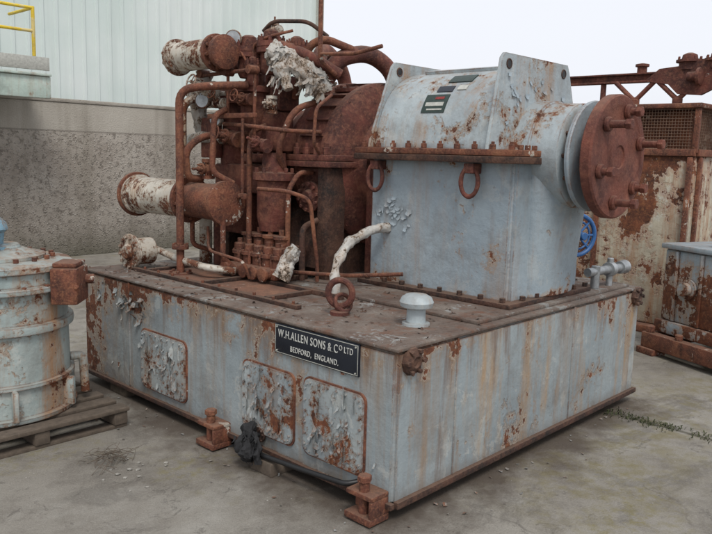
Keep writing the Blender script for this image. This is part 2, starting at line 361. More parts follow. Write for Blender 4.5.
for i in range(500):
    x=random.uniform(.02,2.68);y=random.uniform(.02,3.05)
    if 1.05<x<2.2 and y<1.4: continue
    if x>1.0 and random.random()<.6: x=random.uniform(.02,1.0)
    zz=.883 if (.74<x<2.62 and .06<y<1.6) else .863
    a=random.random()*6.28; u=V((math.cos(a),math.sin(a),0)); add_flake(bm,V((x,y,zz)),u,V((-u.y,u.x,0)),V((0,0,1)),random.uniform(.006,.028),random.uniform(.008,.028),random.uniform(.2,1.2))
fin('rust_scale_debris',bm,M_dark,T)
bmF=bmesh.new()
for i,(y0,y1,z0,z1) in enumerate(((.18,.63,.17,.60),(.70,1.15,.17,.585),(1.72,2.26,.15,.56))):
    bm=bmesh.new(); add_prism(bm,rrect(y0,y1,z0,z1,.05),lambda a,b,c:V((c,a,b)),-.010,.01)
    fin('hatch_rim_%d'%(i+1),bm,M_rust2,T)
    bm=bmesh.new(); add_prism(bm,rrect(y0+.010,y1-.010,z0+.010,z1-.010,.045),lambda a,b,c:V((c,a,b)),-.020,-.008)
    bmesh.ops.bevel(bm,geom=[e for e in bm.edges if all(abs(v.co.x+.02)<1e-4 for v in e.verts)],offset=.004,segments=2,affect='EDGES')
    fin('hatch_cover_%d'%(i+1),bm,M_hatch,T)
    bm=bmesh.new()
    P=rrect(y0+.028,y1-.028,z0+.028,z1-.028,.035,2)
    pts=[]
    for a,b in zip(P,P[1:]+P[:1]):
        L=math.hypot(b[0]-a[0],b[1]-a[1]); n=max(1,round(L/.065))
        pts+= [(a[0]+(b[0]-a[0])*j/n,a[1]+(b[1]-a[1])*j/n) for j in range(n)]
    for (y,z) in pts: add_cyl(bm,(-.019,y,z),(-.028,y,z),.0075,6)
    fin('hatch_bolts_%d'%(i+1),bm,M_hatch,T)
    for k in range(40):
        y=random.uniform(y0+.05,y1-.05);z=random.uniform(z0+.06,z1-.06)
        if random.random()<.6:
            add_flake(bmF,V((-.021,y,z)),V((0,0,1)),V((0,random.choice((-1,1)),random.uniform(-.15,.15))).normalized(),V((-1,0,0)),random.uniform(.04,.12),random.uniform(.015,.04),random.uniform(.6,2.2))
        else: add_flake(bmF,V((-.021,y,z)),V((0,1,.1)),V((0,random.uniform(-.3,.3),-1)).normalized(),V((-1,0,0)),random.uniform(.012,.035),random.uniform(.02,.05),random.uniform(.5,1.6))
for k in range(60):
    y=random.uniform(.05,3.0);z=random.uniform(.14,.82)
    if noise.noise(V((y*2.2,z*3,3)))<.12: continue
    add_flake(bmF,V((-.001,y,z)),V((0,1,0)),V((0,random.uniform(-.4,.4),-1 if random.random()<.7 else 1)).normalized(),V((-1,0,0)),random.uniform(.015,.05),random.uniform(.015,.05),random.uniform(.3,1.3))
for k in range(24):
    y=2.40+random.gauss(0,.10);z=.70+random.gauss(0,.045)
    add_flake(bmF,V((-.001,y,min(z,.82))),V((0,1,0)),V((0,random.uniform(-.6,.6),random.choice((1,-1)))).normalized(),V((-1,0,0)),random.uniform(.02,.07),random.uniform(.03,.07),random.uniform(.6,1.8))
fin('peeling_paint_flakes',bmF,M_hatch,T)
box('nameplate',(-.012,.004,.235,.865,.675,.838),M_sign,T,.003)
bm=bmesh.new()
for a in ((.240,.860,.680,.683),(.240,.860,.830,.833),(.240,.243,.683,.830),(.857,.860,.683,.830)): add_box(bm,-.0135,-.010,*a,.0005)
for y in (.255,.845):
    for z in (.69,.822): add_cyl(bm,(-.01,y,z),(-.017,y,z),.005,8)
fin('nameplate_border',bm,M_pane,T)
def text(s,size,y,z,target):
    cu=bpy.data.curves.new('t','FONT'); cu.body=s; cu.size=size; cu.extrude=.001; cu.align_x='CENTER'; cu.space_character=1.12
    o=bpy.data.objects.new('nameplate_text',cu); S.collection.objects.link(o)
    bpy.context.view_layer.update(); w=o.dimensions.x; sx=target/w if w>0 else 1
    o.matrix_world=Matrix(((0,0,-1,-.0130),(-1,0,0,y),(0,1,0,z),(0,0,0,1)))@Matrix.Diagonal((sx,1.0,1,1)); cu.materials.append(M_letter); o.parent=T
text('W.H.ALLEN SONS & C',.062,.607,.768,.455); text('O',.038,.360,.786,.022); text('LTD',.046,.305,.778,.060); text('BEDFORD,  ENGLAND.',.042,.555,.704,.36)
def lug(i,x,y,s=1.0,ang=0):
    bm=bmesh.new(); R=Matrix.Rotation(ang,4,'Z')
    add_box(bm,-.11*s,.03,-.085*s,.085*s,.01,.045,.006); add_box(bm,-.10*s,.03,-.085*s,.085*s,.13,.155,.006)
    add_box(bm,-.03,.03,-.085*s,.085*s,.045,.13,.004)
    add_box(bm,-.10*s,-.03,-.085*s,-.065*s,.045,.13,.004)
    add_cyl(bm,(-.06*s,0,.0),(-.06*s,0,.20),.026*s,14); add_cyl(bm,(-.06*s,0,.2),(-.06*s,0,.235),.036*s,6)
    bmesh.ops.transform(bm,matrix=Matrix.Translation((x,y,0))@R,verts=bm.verts[:]); fin('jacking_lug_%d'%i,bm,M_rust2,T)
lug(1,-.02,1.36); lug(2,-.02,.11,1.0)
for i,(x,z) in enumerate(((.10,.79),(2.64,.80))):
    bm=bmesh.new(); add_lathe(bm,(x,.0,z),(0,-1,0),[(0,.070),(.02,.067),(.03,.05),(.035,.045),(.04,.03),(.03,.02)],10)
    add_bolts(bm,(x,-.02,z),(0,-1,0),.055,6,.013,.025)
    for v in bm.verts: v.co+=V((noise.noise(v.co*30),0,noise.noise(v.co*30+V((5,5,5)))))*.008
    fin('corner_boss_%d'%(i+1),bm,M_dark,T)
tube('drain_pipe',[(.02,.98,.17),(-.09,.98,.17),(-.09,.90,.10),(-.075,.60,.11),(-.055,.26,.13),(.0,.22,.14)],.014,M_black,T,.04)
flange('drain_flange',(-.01,.98,.17),(-1,0,0),.045,.015,M_dark,T,6,.006,.008)
bm=bmesh.new(); add_tube(bm,[(-.05,1.02,.205),(-.09,.97,.20),(-.12,.94,.15),(-.12,.95,.05)],.030,.03,28,1.5); add_tube(bm,[(-.08,.99,.20),(-.13,1.0,.17),(-.13,1.01,.09)],.020,.03,28,1.6); add_tube(bm,[(-.09,.94,.20),(-.11,.88,.17),(-.12,.86,.06)],.018,.03,28,1.6)
for k in range(40):
    a=random.random()*6.28; o=V((-.11,.95,.15))+V((random.gauss(0,.012),random.gauss(0,.035),random.gauss(0,.035))); u=V((0,math.cos(a),math.sin(a))); add_flake(bm,o,u,V((-.3,-u.z,-abs(u.y)-.3)).normalized(),V((-1,0,0)),random.uniform(.02,.04),random.uniform(.03,.07),random.uniform(.3,1.5))
fin('rag_bundle',bm,M_cloth,T)
lathe('filler_cap',(.47,.275,.862),(0,0,1),[(0,.075),(.012,.075),(.014,.052),(.09,.050),(.092,.06),(.10,.085),(.125,.092),(.15,.080),(.165,.055),(.17,.02)],M_hood,T,28)
bm=bmesh.new(); add_lathe(bm,(.33,.71,.862),(0,0,1),[(0,.055),(.02,.055),(.03,.03),(.05,.025)],18)
add_torus(bm,(.33,.71,.985),(-.9,-.5,0),.070,.019,26,10,(1,1.05)); add_torus(bm,(.345,.70,.93),(-.2,-.9,.5),.05,.012)
fin('lifting_eye',bm,M_rust,T)
# ============================================================ GEARBOX
bm=bmesh.new(); add_box(bm,1.11,2.14,.10,1.32,.882,.912,.006)
for k in range(8): add_bolts(bm,(1.145,.17+k*.155,.912),(0,0,1),0,1,.018,.028)
for k in range(6): add_bolts(bm,(1.30+k*.16,.128,.912),(0,0,1),0,1,.018,.028)
fin('gearbox_foot_flange',bm,M_dark,T)
bm=bmesh.new(); r=bmesh.ops.create_cube(bm,size=1)['verts']
bmesh.ops.transform(bm,matrix=Matrix.Translation((1.62,.73,1.32))@Matrix.Diagonal((.86,1.14,.82,1)),verts=r)
bmesh.ops.bevel(bm,geom=[e for e in bm.edges if abs(e.verts[0].co.z-e.verts[1].co.z)>.5],offset=.03,segments=5,affect='EDGES')
fin('gearbox_lower_casing',bm,M_gear,T)
bm=bmesh.new(); poly=[(1.37,.2)]+[(1.68-.31*math.cos(math.pi*i/20),.16-.17*math.sin(math.pi*i/20)) for i in range(21)]+[(1.99,.2)]
add_prism(bm,poly,lambda a,b,c:V((a,b,c)),.915,1.73)
for v in bm.verts:
    if v.co.z<1.2: v.co.y=.2+(v.co.y-.2)*.55; v.co.x=1.68+(v.co.x-1.68)*.9
fin('bearing_pedestal',bm,M_gear,T)
bm=bmesh.new(); add_box(bm,1.085,2.15,.09,1.36,1.725,1.765,.006); fin('split_flange_lower',bm,M_dark,T)
bm=bmesh.new(); add_box(bm,1.09,2.145,.095,1.355,1.768,1.805,.006)
for k in range(10): add_bolts(bm,(1.118,.15+k*.127,1.805),(0,0,1),0,1,.019,.03,0,.015)
for k in range(3): add_bolts(bm,(1.17+k*.075,.122,1.805),(0,0,1),0,1,.017,.028)
fin('split_flange_upper',bm,M_rust2,T)
HX=1.63
bm=bmesh.new(); poly=[(HX+.48,1.806),(HX+.48,1.85)]+[(HX+.47*math.cos(math.radians(a)),1.85+.47*math.sin(math.radians(a))) for a in range(4,178,4)]+[(HX-.48,1.85),(HX-.48,1.806)]
add_prism(bm,poly,lambda a,b,c:V((a,c,b)),.32,1.22); fin('gearbox_hood',bm,M_hood,T)
def holed_plate(name,y0,y1,top,bot,z0,z1,mat):
    bm=bmesh.new()
    pl=[(bot[0],z0),(bot[1],z0),(bot[1]-.01,z0+.2),(top[1]+.03,z1-.05),(top[1],z1),(top[0]+.03,z1),(top[0],z1-.03),(bot[0]+.01,z0+.06)]
    add_prism(bm,pl,lambda a,b,c:V((a,c,b)),y0,y1); fin(name,bm,mat,T)
    bm=bmesh.new()
    for x in (top[0]+.07,top[1]-.05):
        add_torus(bm,(x,y0-.001,z1-.06),(0,1,0),.026,.005,20,8); 
    fin(name+'_eye_rings',bm,M_dark,T)
    bm=bmesh.new()
    for x in (top[0]+.07,top[1]-.05): add_lathe(bm,(x,y0-.003,z1-.06),(0,1,0),[(0,.023),(.002,.023)],20)
    fin(name+'_eye_holes',bm,M_black,T)
holed_plate('hood_end_plate_front',.295,.318,(1.20,1.97),(1.10,2.13),1.806,2.365,M_hood)
holed_plate('hood_end_plate_rear',1.222,1.245,(1.30,1.97),(1.10,2.13),1.806,2.375,M_hood)
def hood_plate(name,th,y0,y1,dth,mat,off):
    bm=bmesh.new(); A=[th-dth+2*dth*i/6 for i in range(7)]
    f=lambda a,r:(HX-r*math.cos(math.radians(a)),1.85+r*math.sin(math.radians(a)))
    pl=[f(a,.471+off) for a in A]+[f(a,.468) for a in reversed(A)]
    add_prism(bm,pl,lambda a,b,c:V((a,c,b)),y0,y1); fin(name,bm,mat,T)
hood_plate('warning_label',30,.70,.88,8,M_green,.005); hood_plate('warning_label_band',34.5,.73,.80,1.1,M_red,.007); hood_plate('warning_label_text',29,.72,.86,1.6,M_pane,.007); hood_plate('warning_label_text_2',24.5,.72,.84,.6,M_pane,.007)
hood_plate('rating_plate',57,.60,.78,5,M_green,.006); hood_plate('maker_plate',44,.70,.82,3,M_sign,.005); hood_plate('small_plate',45,.60,.67,2.5,M_pane,.005)
hood_plate('hood_cover_strip',88,.45,1.1,14,M_hood,.02)
SX=1.67
ax=(0,-1,0); C=lambda y:(SX,y,1.78)
lathe('bearing_housing',C(.30),ax,[(0,.335),(.12,.335),(.125,.32),(.30,.315),(.31,.30),(.31,.2)],M_hood,T,56)
bm=bmesh.new(); add_bolts(bm,C(-.008),ax,.26,12,.014,.02); fin('bearing_cover_bolts',bm,M_dark,T)
lathe('output_shaft',C(.0),ax,[(0,.15),(.2,.14)],M_dark,T,32)
lathe('oil_guard_disc',C(-.045),ax,[(0,.26),(.012,.325),(.03,.33),(.042,.325),(.046,.27),(.05,.2)],M_gear,T,64)
bm=bmesh.new(); add_lathe(bm,C(-.13),ax,[(0,.14),(.0,.20),(.03,.21),(.035,.35),(.045,.362),(.095,.362),(.105,.352),(.107,.30),(.104,.295),(.104,.13),(.108,.12),(.108,.07),(.10,.065),(.10,.001)],72)
fin('coupling_flange',bm,M_disc,T)
bm=bmesh.new()
for i in range(6):
    a=math.radians(18+60*i); p=V((SX+.27*math.cos(a),-.235,1.78+.27*math.sin(a)))
    add_cyl(bm,p,p+V((0,-.03,0)),.042,20); L=.12 if i%2==0 else .06
    add_cyl(bm,p,p+V((0,-L,0)),.022,14); add_cyl(bm,p+V((0,-L,0)),p+V((0,-L-.035,0)),.032,6)
fin('coupling_bolts',bm,M_disc,T)
bm=bmesh.new()
for y in (.43,1.19):
    add_torus(bm,(1.12,y,1.61),(-1,-.35,0),.07,.015,28,10,(.75,1.25)); add_box(bm,1.10,1.195,y-.035,y+.035,1.66,1.72,.006)
fin('casing_rings',bm,M_rust,T)
bmF=bmesh.new()
for k in range(26):
    y=1.08+random.gauss(0,.08); z=1.40+random.gauss(0,.07)
    if not(.22<y<1.25 and .95<z<1.68): continue
    add_flake(bmF,V((1.189,y,z)),V((0,1,.2)).normalized(),V((0,random.uniform(-.5,.5),-1)).normalized(),V((-1,0,0)),random.uniform(.02,.06),random.uniform(.015,.05),random.uniform(.3,1.0))
for k in range(22):
    x=random.uniform(1.25,2.0);z=random.uniform(1.95,2.3)
    add_flake(bmF,V((x,.293,z)),V((1,0,.2)).normalized(),V((random.uniform(-.5,.5),0,-1)).normalized(),V((0,-1,0)),random.uniform(.02,.05),random.uniform(.02,.04),random.uniform(.2,.8))
fin('gearbox_paint_flakes',bmF,M_gear,T)
bm=bmesh.new(); add_tube(bm,[(2.15,.14,1.0),(2.68,.10,1.0)],.03,.02); add_lathe(bm,(2.42,.12,1.0),(1,0,0),[(0,.05),(.03,.055),(.06,.05)],18); add_lathe(bm,(2.58,.11,1.0),(1,0,0),[(0,.045),(.09,.05),(.10,.03)],18); add_cyl(bm,(2.45,.12,.88),(2.45,.12,1.08),.022)
add_cyl(bm,(2.25,.13,.88),(2.25,.13,1.04),.03)
fin('drain_cock',bm,M_steel,T)
WC=V((2.60,.46,1.20))
bm=bmesh.new(); add_torus(bm,WC,(-.5,-1,0),.15,.017); add_torus(bm,WC,(-.5,-1,0),.105,.008)
for i in range(8):
    a=i*.7854; fr=frame((-.5,-1,0)); add_cyl(bm,WC,WC+(fr[1]*math.cos(a)+fr[2]*math.sin(a))*.15,.009,8)
add_cyl(bm,WC+V((-.04,-.08,0)),WC+V((.04,.10,0)),.03,12); fin('blue_handwheel',bm,M_blue,T)
tube('handwheel_stand',[(2.64,.56,1.20),(2.64,.57,.87)],.03,M_rust2,T,.03)
tube('lagged_drain_pipe',[(1.19,1.12,1.27),(1.02,1.14,1.26),(.80,1.12,1.20),(.68,1.10,1.08),(.66,1.08,.88)],.028,M_wrap,T,.10,16,.5)
tube('small_oil_pipe',[(1.16,.95,.98),(.95,1.25,.95),(.8,1.5,.95),(.7,1.9,.94)],.014,M_rust2,T,.08)
# ============================================================ TURBINE
tc=(1.62,1.40,1.68)
bm=bmesh.new()
add_lathe(bm,tc,(0,1,0),[(0,.22),(.0,.36),(.06,.38),(.10,.50),(.14,.57),(.17,.60),(.23,.60),(.25,.575),(.45,.585),(.47,.61),(.52,.61),(.54,.57),(.60,.50),(.66,.44),(.72,.43),(.74,.47),(.79,.47),(.81,.41),(1.05,.38),(1.08,.42),(1.13,.42),(1.15,.34),(1.35,.28),(1.50,.25),(1.54,.12)],64)
fin('turbine_casing',bm,M_rust,T)
bm=bmesh.new()
for i in range(16):
    a=math.radians(100+i*12); c,s=math.cos(a),math.sin(a)
    pp=[V((1.62+r*c,y,1.68+r*s)) for (y,r) in ((1.62,.57),(1.62,.60),(1.86,.605),(1.86,.57))]
    d=V((-s,0,c))*.010
    A=[bm.verts.new(p+d) for p in pp];B=[bm.verts.new(p-d) for p in pp]
    for k in range(4): bm.faces.new((A[k],A[(k+1)%4],B[(k+1)%4],B[k]))
    bm.faces.new(A);bm.faces.new(B)
for y,R in ((1.95,.585),(2.22,.45),(2.56,.40)): add_bolts(bm,(1.62,y-.05,1.68),(0,-1,0),R,26,.014,.02)
add_bolts(bm,(1.62,1.57,1.68),(0,-1,0),.575,30,.014,.022)
fin('casing_ribs',bm,M_rust,T)
bm=bmesh.new(); add_box(bm,.93,2.3,1.46,2.05,1.66,1.70,.006); add_box(bm,.94,2.29,1.47,2.04,1.703,1.745,.006)
add_box(bm,1.08,2.16,2.056,2.86,1.665,1.74,.008)
for k in range(6): add_bolts(bm,(.975,1.51+k*.1,1.745),(0,0,1),0,1,.024,.05,0,.03)
for k in range(9): add_bolts(bm,(1.115,2.10+k*.088,1.74),(0,0,1),0,1,.018,.04,0,.02)
fin('turbine_split_flange',bm,M_rust,T)
bm=bmesh.new(); 
pl=[(1.12,.863),(1.0,.95),(1.08,1.3),(1.2,1.5),(2.05,1.5),(2.15,1.3),(2.2,.863)]
add_prism(bm,pl,lambda a,b,c:V((a,c,b)),1.62,2.02)
add_box(bm,1.2,2.05,2.3,2.9,.862,1.42,.02); add_box(bm,1.05,1.2,2.35,2.45,.862,1.66,.01); add_box(bm,1.05,1.2,2.7,2.8,.862,1.66,.01)
add_box(bm,.98,1.16,1.5,1.6,.862,1.66,.01)
fin('turbine_pedestals',bm,M_dark,T)
bm=bmesh.new(); add_box(bm,1.3,1.95,1.30,1.44,.90,1.7,.02); add_lathe(bm,(1.62,1.26,1.75),(0,1,0),[(0,.2),(.03,.24),(.2,.24)],30); fin('shaft_bearing_box',bm,M_rust,T)
def barrel(i,o,L1,L2,r,m1,m2,ax=(0,-1,0)):
    a=V(ax).normalized(); o=V(o)
    lathe('servo_barrel_%d'%i,o,a,[(0,r*.95),(.03,r*.97),(.035,r*.85),(L1,r*.85)],m1,T,36)
    flange('servo_end_cover_%d'%i,o+a*.0,-a,r*1.08,.028,M_rust2 if i==1 else m1,T,10,.015,.028,r*.45)
    flange('servo_mid_flange_%d'%i,o+a*L1,a,r*1.05,.03,m2,T,10,.014,.02,None,True)
    lathe('servo_rear_%d'%i,o+a*(L1+.03),a,[(0,r*.78),(L2,r*.78),(L2+.02,r*.95),(L2+.06,r*.95),(L2+.08,r*.5)],m2,T,32)
barrel(1,(.58,3.28,1.39),.72,.38,.165,M_white,M_rust2)
barrel(2,(.66,2.80,2.44),.46,.03,.125,M_white,M_rust2)
barrel(3,(.95,2.95,2.17),.30,.3,.10,M_white,M_rust2)
lathe('deck_port',(.42,2.84,.99),(-.75,.0,0),[(0,.10),(.14,.10),(.145,.125),(.165,.125)],M_white,T,32)
flange('deck_port_cover',(.255,2.84,.99),(-1,0,0),.135,.022,M_white,T,12,.012,.018,.06)
tube('deck_return_pipe',[(.45,2.8,1.0),(.42,2.5,.97),(.40,2.1,.95),(.55,1.95,.93)],.026,M_white,T)
tube('tall_steam_pipe',[(.39,2.39,.862),(.39,2.39,2.17),(.55,2.25,2.20),(.80,2.15,2.22)],.028,M_rust2,T,.10,18)
flange('tall_pipe_foot',(.39,2.39,.862),(0,0,1),.085,.02,M_rust2,T,6)
flange('tall_pipe_joint',(.39,2.39,1.05),(0,0,1),.06,.03,M_rust2,T,6,.01,.012)
tube('second_steam_pipe',[(.62,2.45,1.55),(.50,2.45,1.55),(.47,2.45,1.75),(.60,2.42,1.86),(.95,2.3,1.88)],.026,M_rust2,T,.1)
tube('white_lagged_pipe',[(.80,2.95,1.80),(.75,2.70,1.86),(.85,2.45,1.84),(1.05,2.3,1.84)],.040,M_wrap,T,.12,18,.25)
bm=bmesh.new()
add_box(bm,.85,1.10,2.05,2.62,1.45,1.66,.02); add_box(bm,.92,1.12,2.0,2.5,1.75,2.05,.03); add_box(bm,.80,1.0,2.2,2.45,1.15,1.45,.015); add_box(bm,.95,1.15,1.98,2.12,2.05,2.3,.02)
add_lathe(bm,(.97,2.5,1.60),(0,0,1),[(0,.09),(.05,.12),(.2,.12),(.21,.15),(.25,.15),(.26,.11),(.5,.10),(.51,.14),(.56,.14)],28)
add_lathe(bm,(.93,2.22,1.95),(0,0,1),[(0,.08),(.1,.11),(.22,.11),(.23,.14),(.27,.14),(.28,.08),(.36,.07),(.40,.03)],28)
add_lathe(bm,(.86,1.92,1.2),(0,0,1),[(0,.10),(.1,.12),(.35,.12),(.36,.15),(.41,.15),(.42,.09),(.55,.08)],24)
for (x,y,z0,r,h) in ((.88,2.24,2.28,.080,.30),(.92,2.04,2.30,.075,.31),(1.02,1.88,2.32,.06,.24),(1.15,2.35,2.25,.09,.34),(.84,2.14,2.22,.045,.20)):
    add_lathe(bm,(x,y,z0),(0,0,1),[(0,r*.8),(.03,r),(h*.45,r),(h*.47,r*1.35),(h*.58,r*1.35),(h*.585,r*1.3),(h*.60,r*1.36),(h*.72,r*1.36),(h*.74,r*.8),(h*.95,r*.7),(h,r*.4)],24)
    add_bolts(bm,(x,y,z0+h*.72),(0,0,1),r*1.15,8,.013,.03,0,.015)
for z,y,R,x in ((2.11,2.5,.125,.97),(2.22,2.22,.12,.93),(1.61,1.92,.13,.86)): add_bolts(bm,(x,y,z),(0,0,1),R,10,.014,.035)
add_box(bm,.84,1.0,1.84,2.0,1.76,1.92,.02); add_box(bm,.80,.9,2.05,2.2,1.68,1.74,.01); add_box(bm,.78,.84,2.5,2.7,1.7,2.0,.01)
fin('steam_chest',bm,M_rust,T)
bm=bmesh.new()
add_tube(bm,[(.72,2.65,2.30),(.76,2.0,2.32)],.014,.02,10); add_tube(bm,[(.74,2.3,2.32),(.74,2.3,2.0)],.012,.02,10); add_tube(bm,[(.76,2.02,2.32),(.76,2.02,1.85)],.012,.02,10)
for y in (2.3,2.02,2.6): add_lathe(bm,(.70,y,2.315),(1,0,0),[(0,.03),(.08,.03)],14)
add_box(bm,.70,.73,1.95,2.5,1.985,2.02,.005); add_box(bm,.66,.69,2.0,2.4,1.42,1.46,.005)
add_tube(bm,[(.68,2.35,1.44),(.68,2.35,1.2)],.011,.02,8); add_tube(bm,[(.68,2.05,1.44),(.68,2.05,1.98)],.011,.02,8)
for k in range(5): add_bolts(bm,(.66,2.05+k*.08,1.44),(-1,0,0),0,1,.014,.02)
fin('governor_linkage',bm,M_rust2,T)
bm=bmesh.new(); add_box(bm,.62,.80,1.62,2.16,.895,.97,.01)
for k in range(5):
    y=1.68+k*.105; add_lathe(bm,(.70,y,.97),(0,0,1),[(0,.042),(.06,.042),(.062,.055),(.085,.055),(.087,.035),(.13,.033),(.14,.018),(.17,.018)],16); add_bolts(bm,(.70,y,1.055),(0,0,1),.045,5,.008,.012)
    add_lathe(bm,(.62,y,.935),(-1,0,0),[(0,.034),(.04,.034),(.045,.045),(.065,.045),(.07,.02)],14)
add_box(bm,.72,.98,1.70,2.2,1.02,1.10,.01)
for k in range(4):
    add_lathe(bm,(.80,1.76+k*.12,1.10),(0,0,1),[(0,.045),(.05,.045),(.055,.06),(.075,.06),(.08,.02),(.12,.02)],16)
    add_tube(bm,[(.74,1.70+k*.12,1.05),(.66,1.70+k*.12,1.05),(.66,1.70+k*.12,.97)],.012,.03,8)
fin('valve_manifold',bm,M_rust2,T)
tube('wrapped_joint',[(.60,1.55,.93),(.66,1.52,1.05),(.72,1.50,1.12)],.045,M_wrap,T,.05,18,.9)
pipes=[
 ([(.95,2.6,2.35),(.95,2.35,2.42),(.93,2.22,2.50),(.93,1.95,2.50),(1.02,1.75,2.42),(1.2,1.62,2.30)],.040,M_rust,.12),
 ([(1.0,1.62,2.95),(1.0,1.62,2.38),(1.15,1.62,2.30)],.016,M_rust2,.05),
 ([(1.0,1.62,2.42),(1.0,1.30,2.40),(1.05,1.10,2.44)],.013,M_rust2,.05),
 ([(1.15,1.75,2.20),(1.2,1.66,2.42),(1.45,1.58,2.48),(1.62,1.50,2.36),(1.66,1.48,2.15)],.060,M_rust,.15),
 ([(1.3,1.9,2.2),(1.35,2.0,2.48),(1.5,2.1,2.55),(1.8,2.2,2.45),(1.9,2.2,2.1)],.055,M_rust,.15),
 ([(.82,1.72,1.1),(.82,1.72,1.5),(.90,1.70,1.62),(1.02,1.7,1.62)],.018,M_rust2,.05),
 ([(.74,2.05,1.08),(.74,2.05,1.75),(.80,2.1,1.9),(.95,2.1,1.95)],.020,M_rust2,.06),
 ([(.66,2.25,.90),(.66,2.25,1.35),(.75,2.2,1.42)],.016,M_rust2,.05),
 ([(.70,1.90,1.5),(.70,1.60,1.5),(.82,1.50,1.45),(.9,1.50,1.0),(.9,1.5,.87)],.014,M_rust2,.06),
 ([(.72,2.30,2.05),(.62,2.30,2.0),(.60,2.30,1.6),(.72,2.2,1.52)],.022,M_rust2,.06),
 ([(.62,2.7,1.52),(.62,2.7,2.10),(.75,2.6,2.17),(.95,2.5,2.17)],.030,M_white,.08),
 ([(.55,2.1,1.30),(.55,2.1,1.0),(.62,2.1,.95)],.020,M_rust2,.04),
 ([(.85,1.60,.88),(.85,1.60,1.25),(1.02,1.60,1.30)],.022,M_dark,.05),
 ([(.80,2.5,.87),(.80,2.5,1.3),(.9,2.5,1.45)],.035,M_rust,.06),
 ([(.9,2.1,2.60),(.9,2.0,2.66),(1.05,1.8,2.66),(1.15,1.7,2.56)],.014,M_dark,.06),
 ([(1.1,1.98,2.15),(1.05,1.85,2.35),(1.05,1.78,2.5),(1.1,1.68,2.54),(1.3,1.6,2.48)],.028,M_rust2,.08),
 ([(.78,2.4,1.95),(.70,2.0,1.93),(.80,1.72,1.9),(1.05,1.65,1.9)],.015,M_rust2,.1),
 ([(.9,1.85,1.62),(.78,1.8,1.78),(.86,1.72,2.05),(1.1,1.7,2.12)],.022,M_rust2,.1),
 ([(.86,2.75,.87),(.86,2.75,1.3)],.05,M_white,.1),
 ([(.60,2.55,1.30),(.60,2.55,1.05),(.75,2.5,1.0)],.018,M_rust2,.05),
 ([(.55,1.80,.90),(.50,1.80,1.02),(.50,2.2,1.05),(.60,2.35,1.2)],.011,M_rust2,.06),
 ([(.95,1.55,1.75),(.86,1.52,1.82),(.86,1.5,2.05),(1.05,1.55,2.15)],.012,M_rust2,.05),
 ([(.84,2.14,2.42),(.84,2.14,2.50),(.86,2.0,2.55),(1.0,1.9,2.60)],.010,M_rust2,.04),
 ([(.80,2.30,2.50),(.78,2.20,2.45),(.80,2.14,2.36)],.009,M_rust2,.04),
]
for i,(p,r,m,f) in enumerate(pipes): tube('pipe_%d'%(i+1),p,r,m,T,f)
bm=bmesh.new(); ip=[V((.88,1.98,2.44)),V((.92,1.82,2.38)),V((1.0,1.70,2.28)),V((1.08,1.64,2.18))]
add_tube(bm,ip,.068,.10,28,.55)
for k in range(150):
    t=random.random()*2.999; i=int(t); p=ip[i].lerp(ip[i+1],t-i); d=(ip[i+1]-ip[i]).normalized(); _,u,w=frame(d); a=random.random()*6.28; n=u*math.cos(a)+w*math.sin(a)
    tt=(n.cross(d)*random.uniform(-1,1)+d*random.uniform(-1,1)+V((0,0,-.5))).normalized(); add_flake(bm,p+n*.066,tt.cross(n).normalized(),tt,n,random.uniform(.015,.05),random.uniform(.02,.08),random.uniform(.3,1.6))
fin('torn_insulation',bm,M_wrap,T)
bm=bmesh.new(); add_tube(bm,[(.86,1.90,2.38),(.85,1.82,2.28),(.85,1.78,2.18)],.028,.05,16,1.2)
for k in range(30):
    p=V((.85,1.85,2.28))+V((random.gauss(0,.02),random.gauss(0,.03),random.gauss(0,.06))); add_flake(bm,p,V((0,1,.2)).normalized(),V((-.1,random.uniform(-.4,.4),-1)).normalized(),V((-1,0,0)),random.uniform(.01,.03),random.uniform(.03,.09),random.uniform(.2,1))
fin('torn_insulation_strip',bm,M_wrap,T)
tube('lagged_elbow',[(.78,2.62,2.35),(.76,2.70,2.2),(.80,2.74,2.0),(.86,2.74,1.85)],.060,M_wrap,T,.10,20,.4)
valve('gate_valve_3',(.72,2.52,2.20),(0,1,0),(-1,0,.3),.07,M_white,T)
valve('gate_valve_4',(.64,2.40,1.62),(0,0,1),(-1,.1,0),.06,M_rust2,T,False)
valve('gate_valve_5',(.78,2.30,1.85),(0,1,.2),(-1,.1,.2),.07,M_rust2,T,True)
valve('gate_valve_6',(.74,1.92,1.80),(0,1,.1),(-1,.0,.4),.06,M_rust,T,False)
valve('gate_valve_7',(1.02,2.12,2.62),(0,1,0),(0,0,1),.045,M_white,T,False)
valve('gate_valve_8',(.80,2.16,2.12),(0,1,0),(-1,0,.2),.055,M_rust2,T,True)
valve('gate_valve_9',(.84,1.93,2.08),(0,0,1),(-1,-.3,.1),.050,M_white,T,False)
valve('gate_valve_10',(.76,2.42,2.10),(0,1,0),(-.8,0,.6),.045,M_white,T,True,M_rust2)
def gauge(i,c,ax,r):
    lathe('gauge_case_%d'%i,c,ax,[(0,r*.9),(.03,r),(.045,r),(.05,r*.9),(.046,r*.88)],M_white,T,28)
    lathe('gauge_face_%d'%i,V(c)+V(ax).normalized()*.047,ax,[(0,r*.85),(.002,r*.85)],M_steel,T,28)
gauge(1,(.80,2.30,2.55),(-.8,-.6,0),.06); gauge(2,(.74,2.58,2.12),(-.9,-.4,0),.06); gauge(3,(.80,2.5,1.98),(-.9,-.4,0),.05)
flange('casing_top_flange',(1.45,1.75,2.20),(0,0,1),.12,.03,M_rust,T,10); lathe('casing_nozzle',(1.45,1.75,2.0),(0,0,1),[(0,.09),(.2,.09)],M_rust,T)
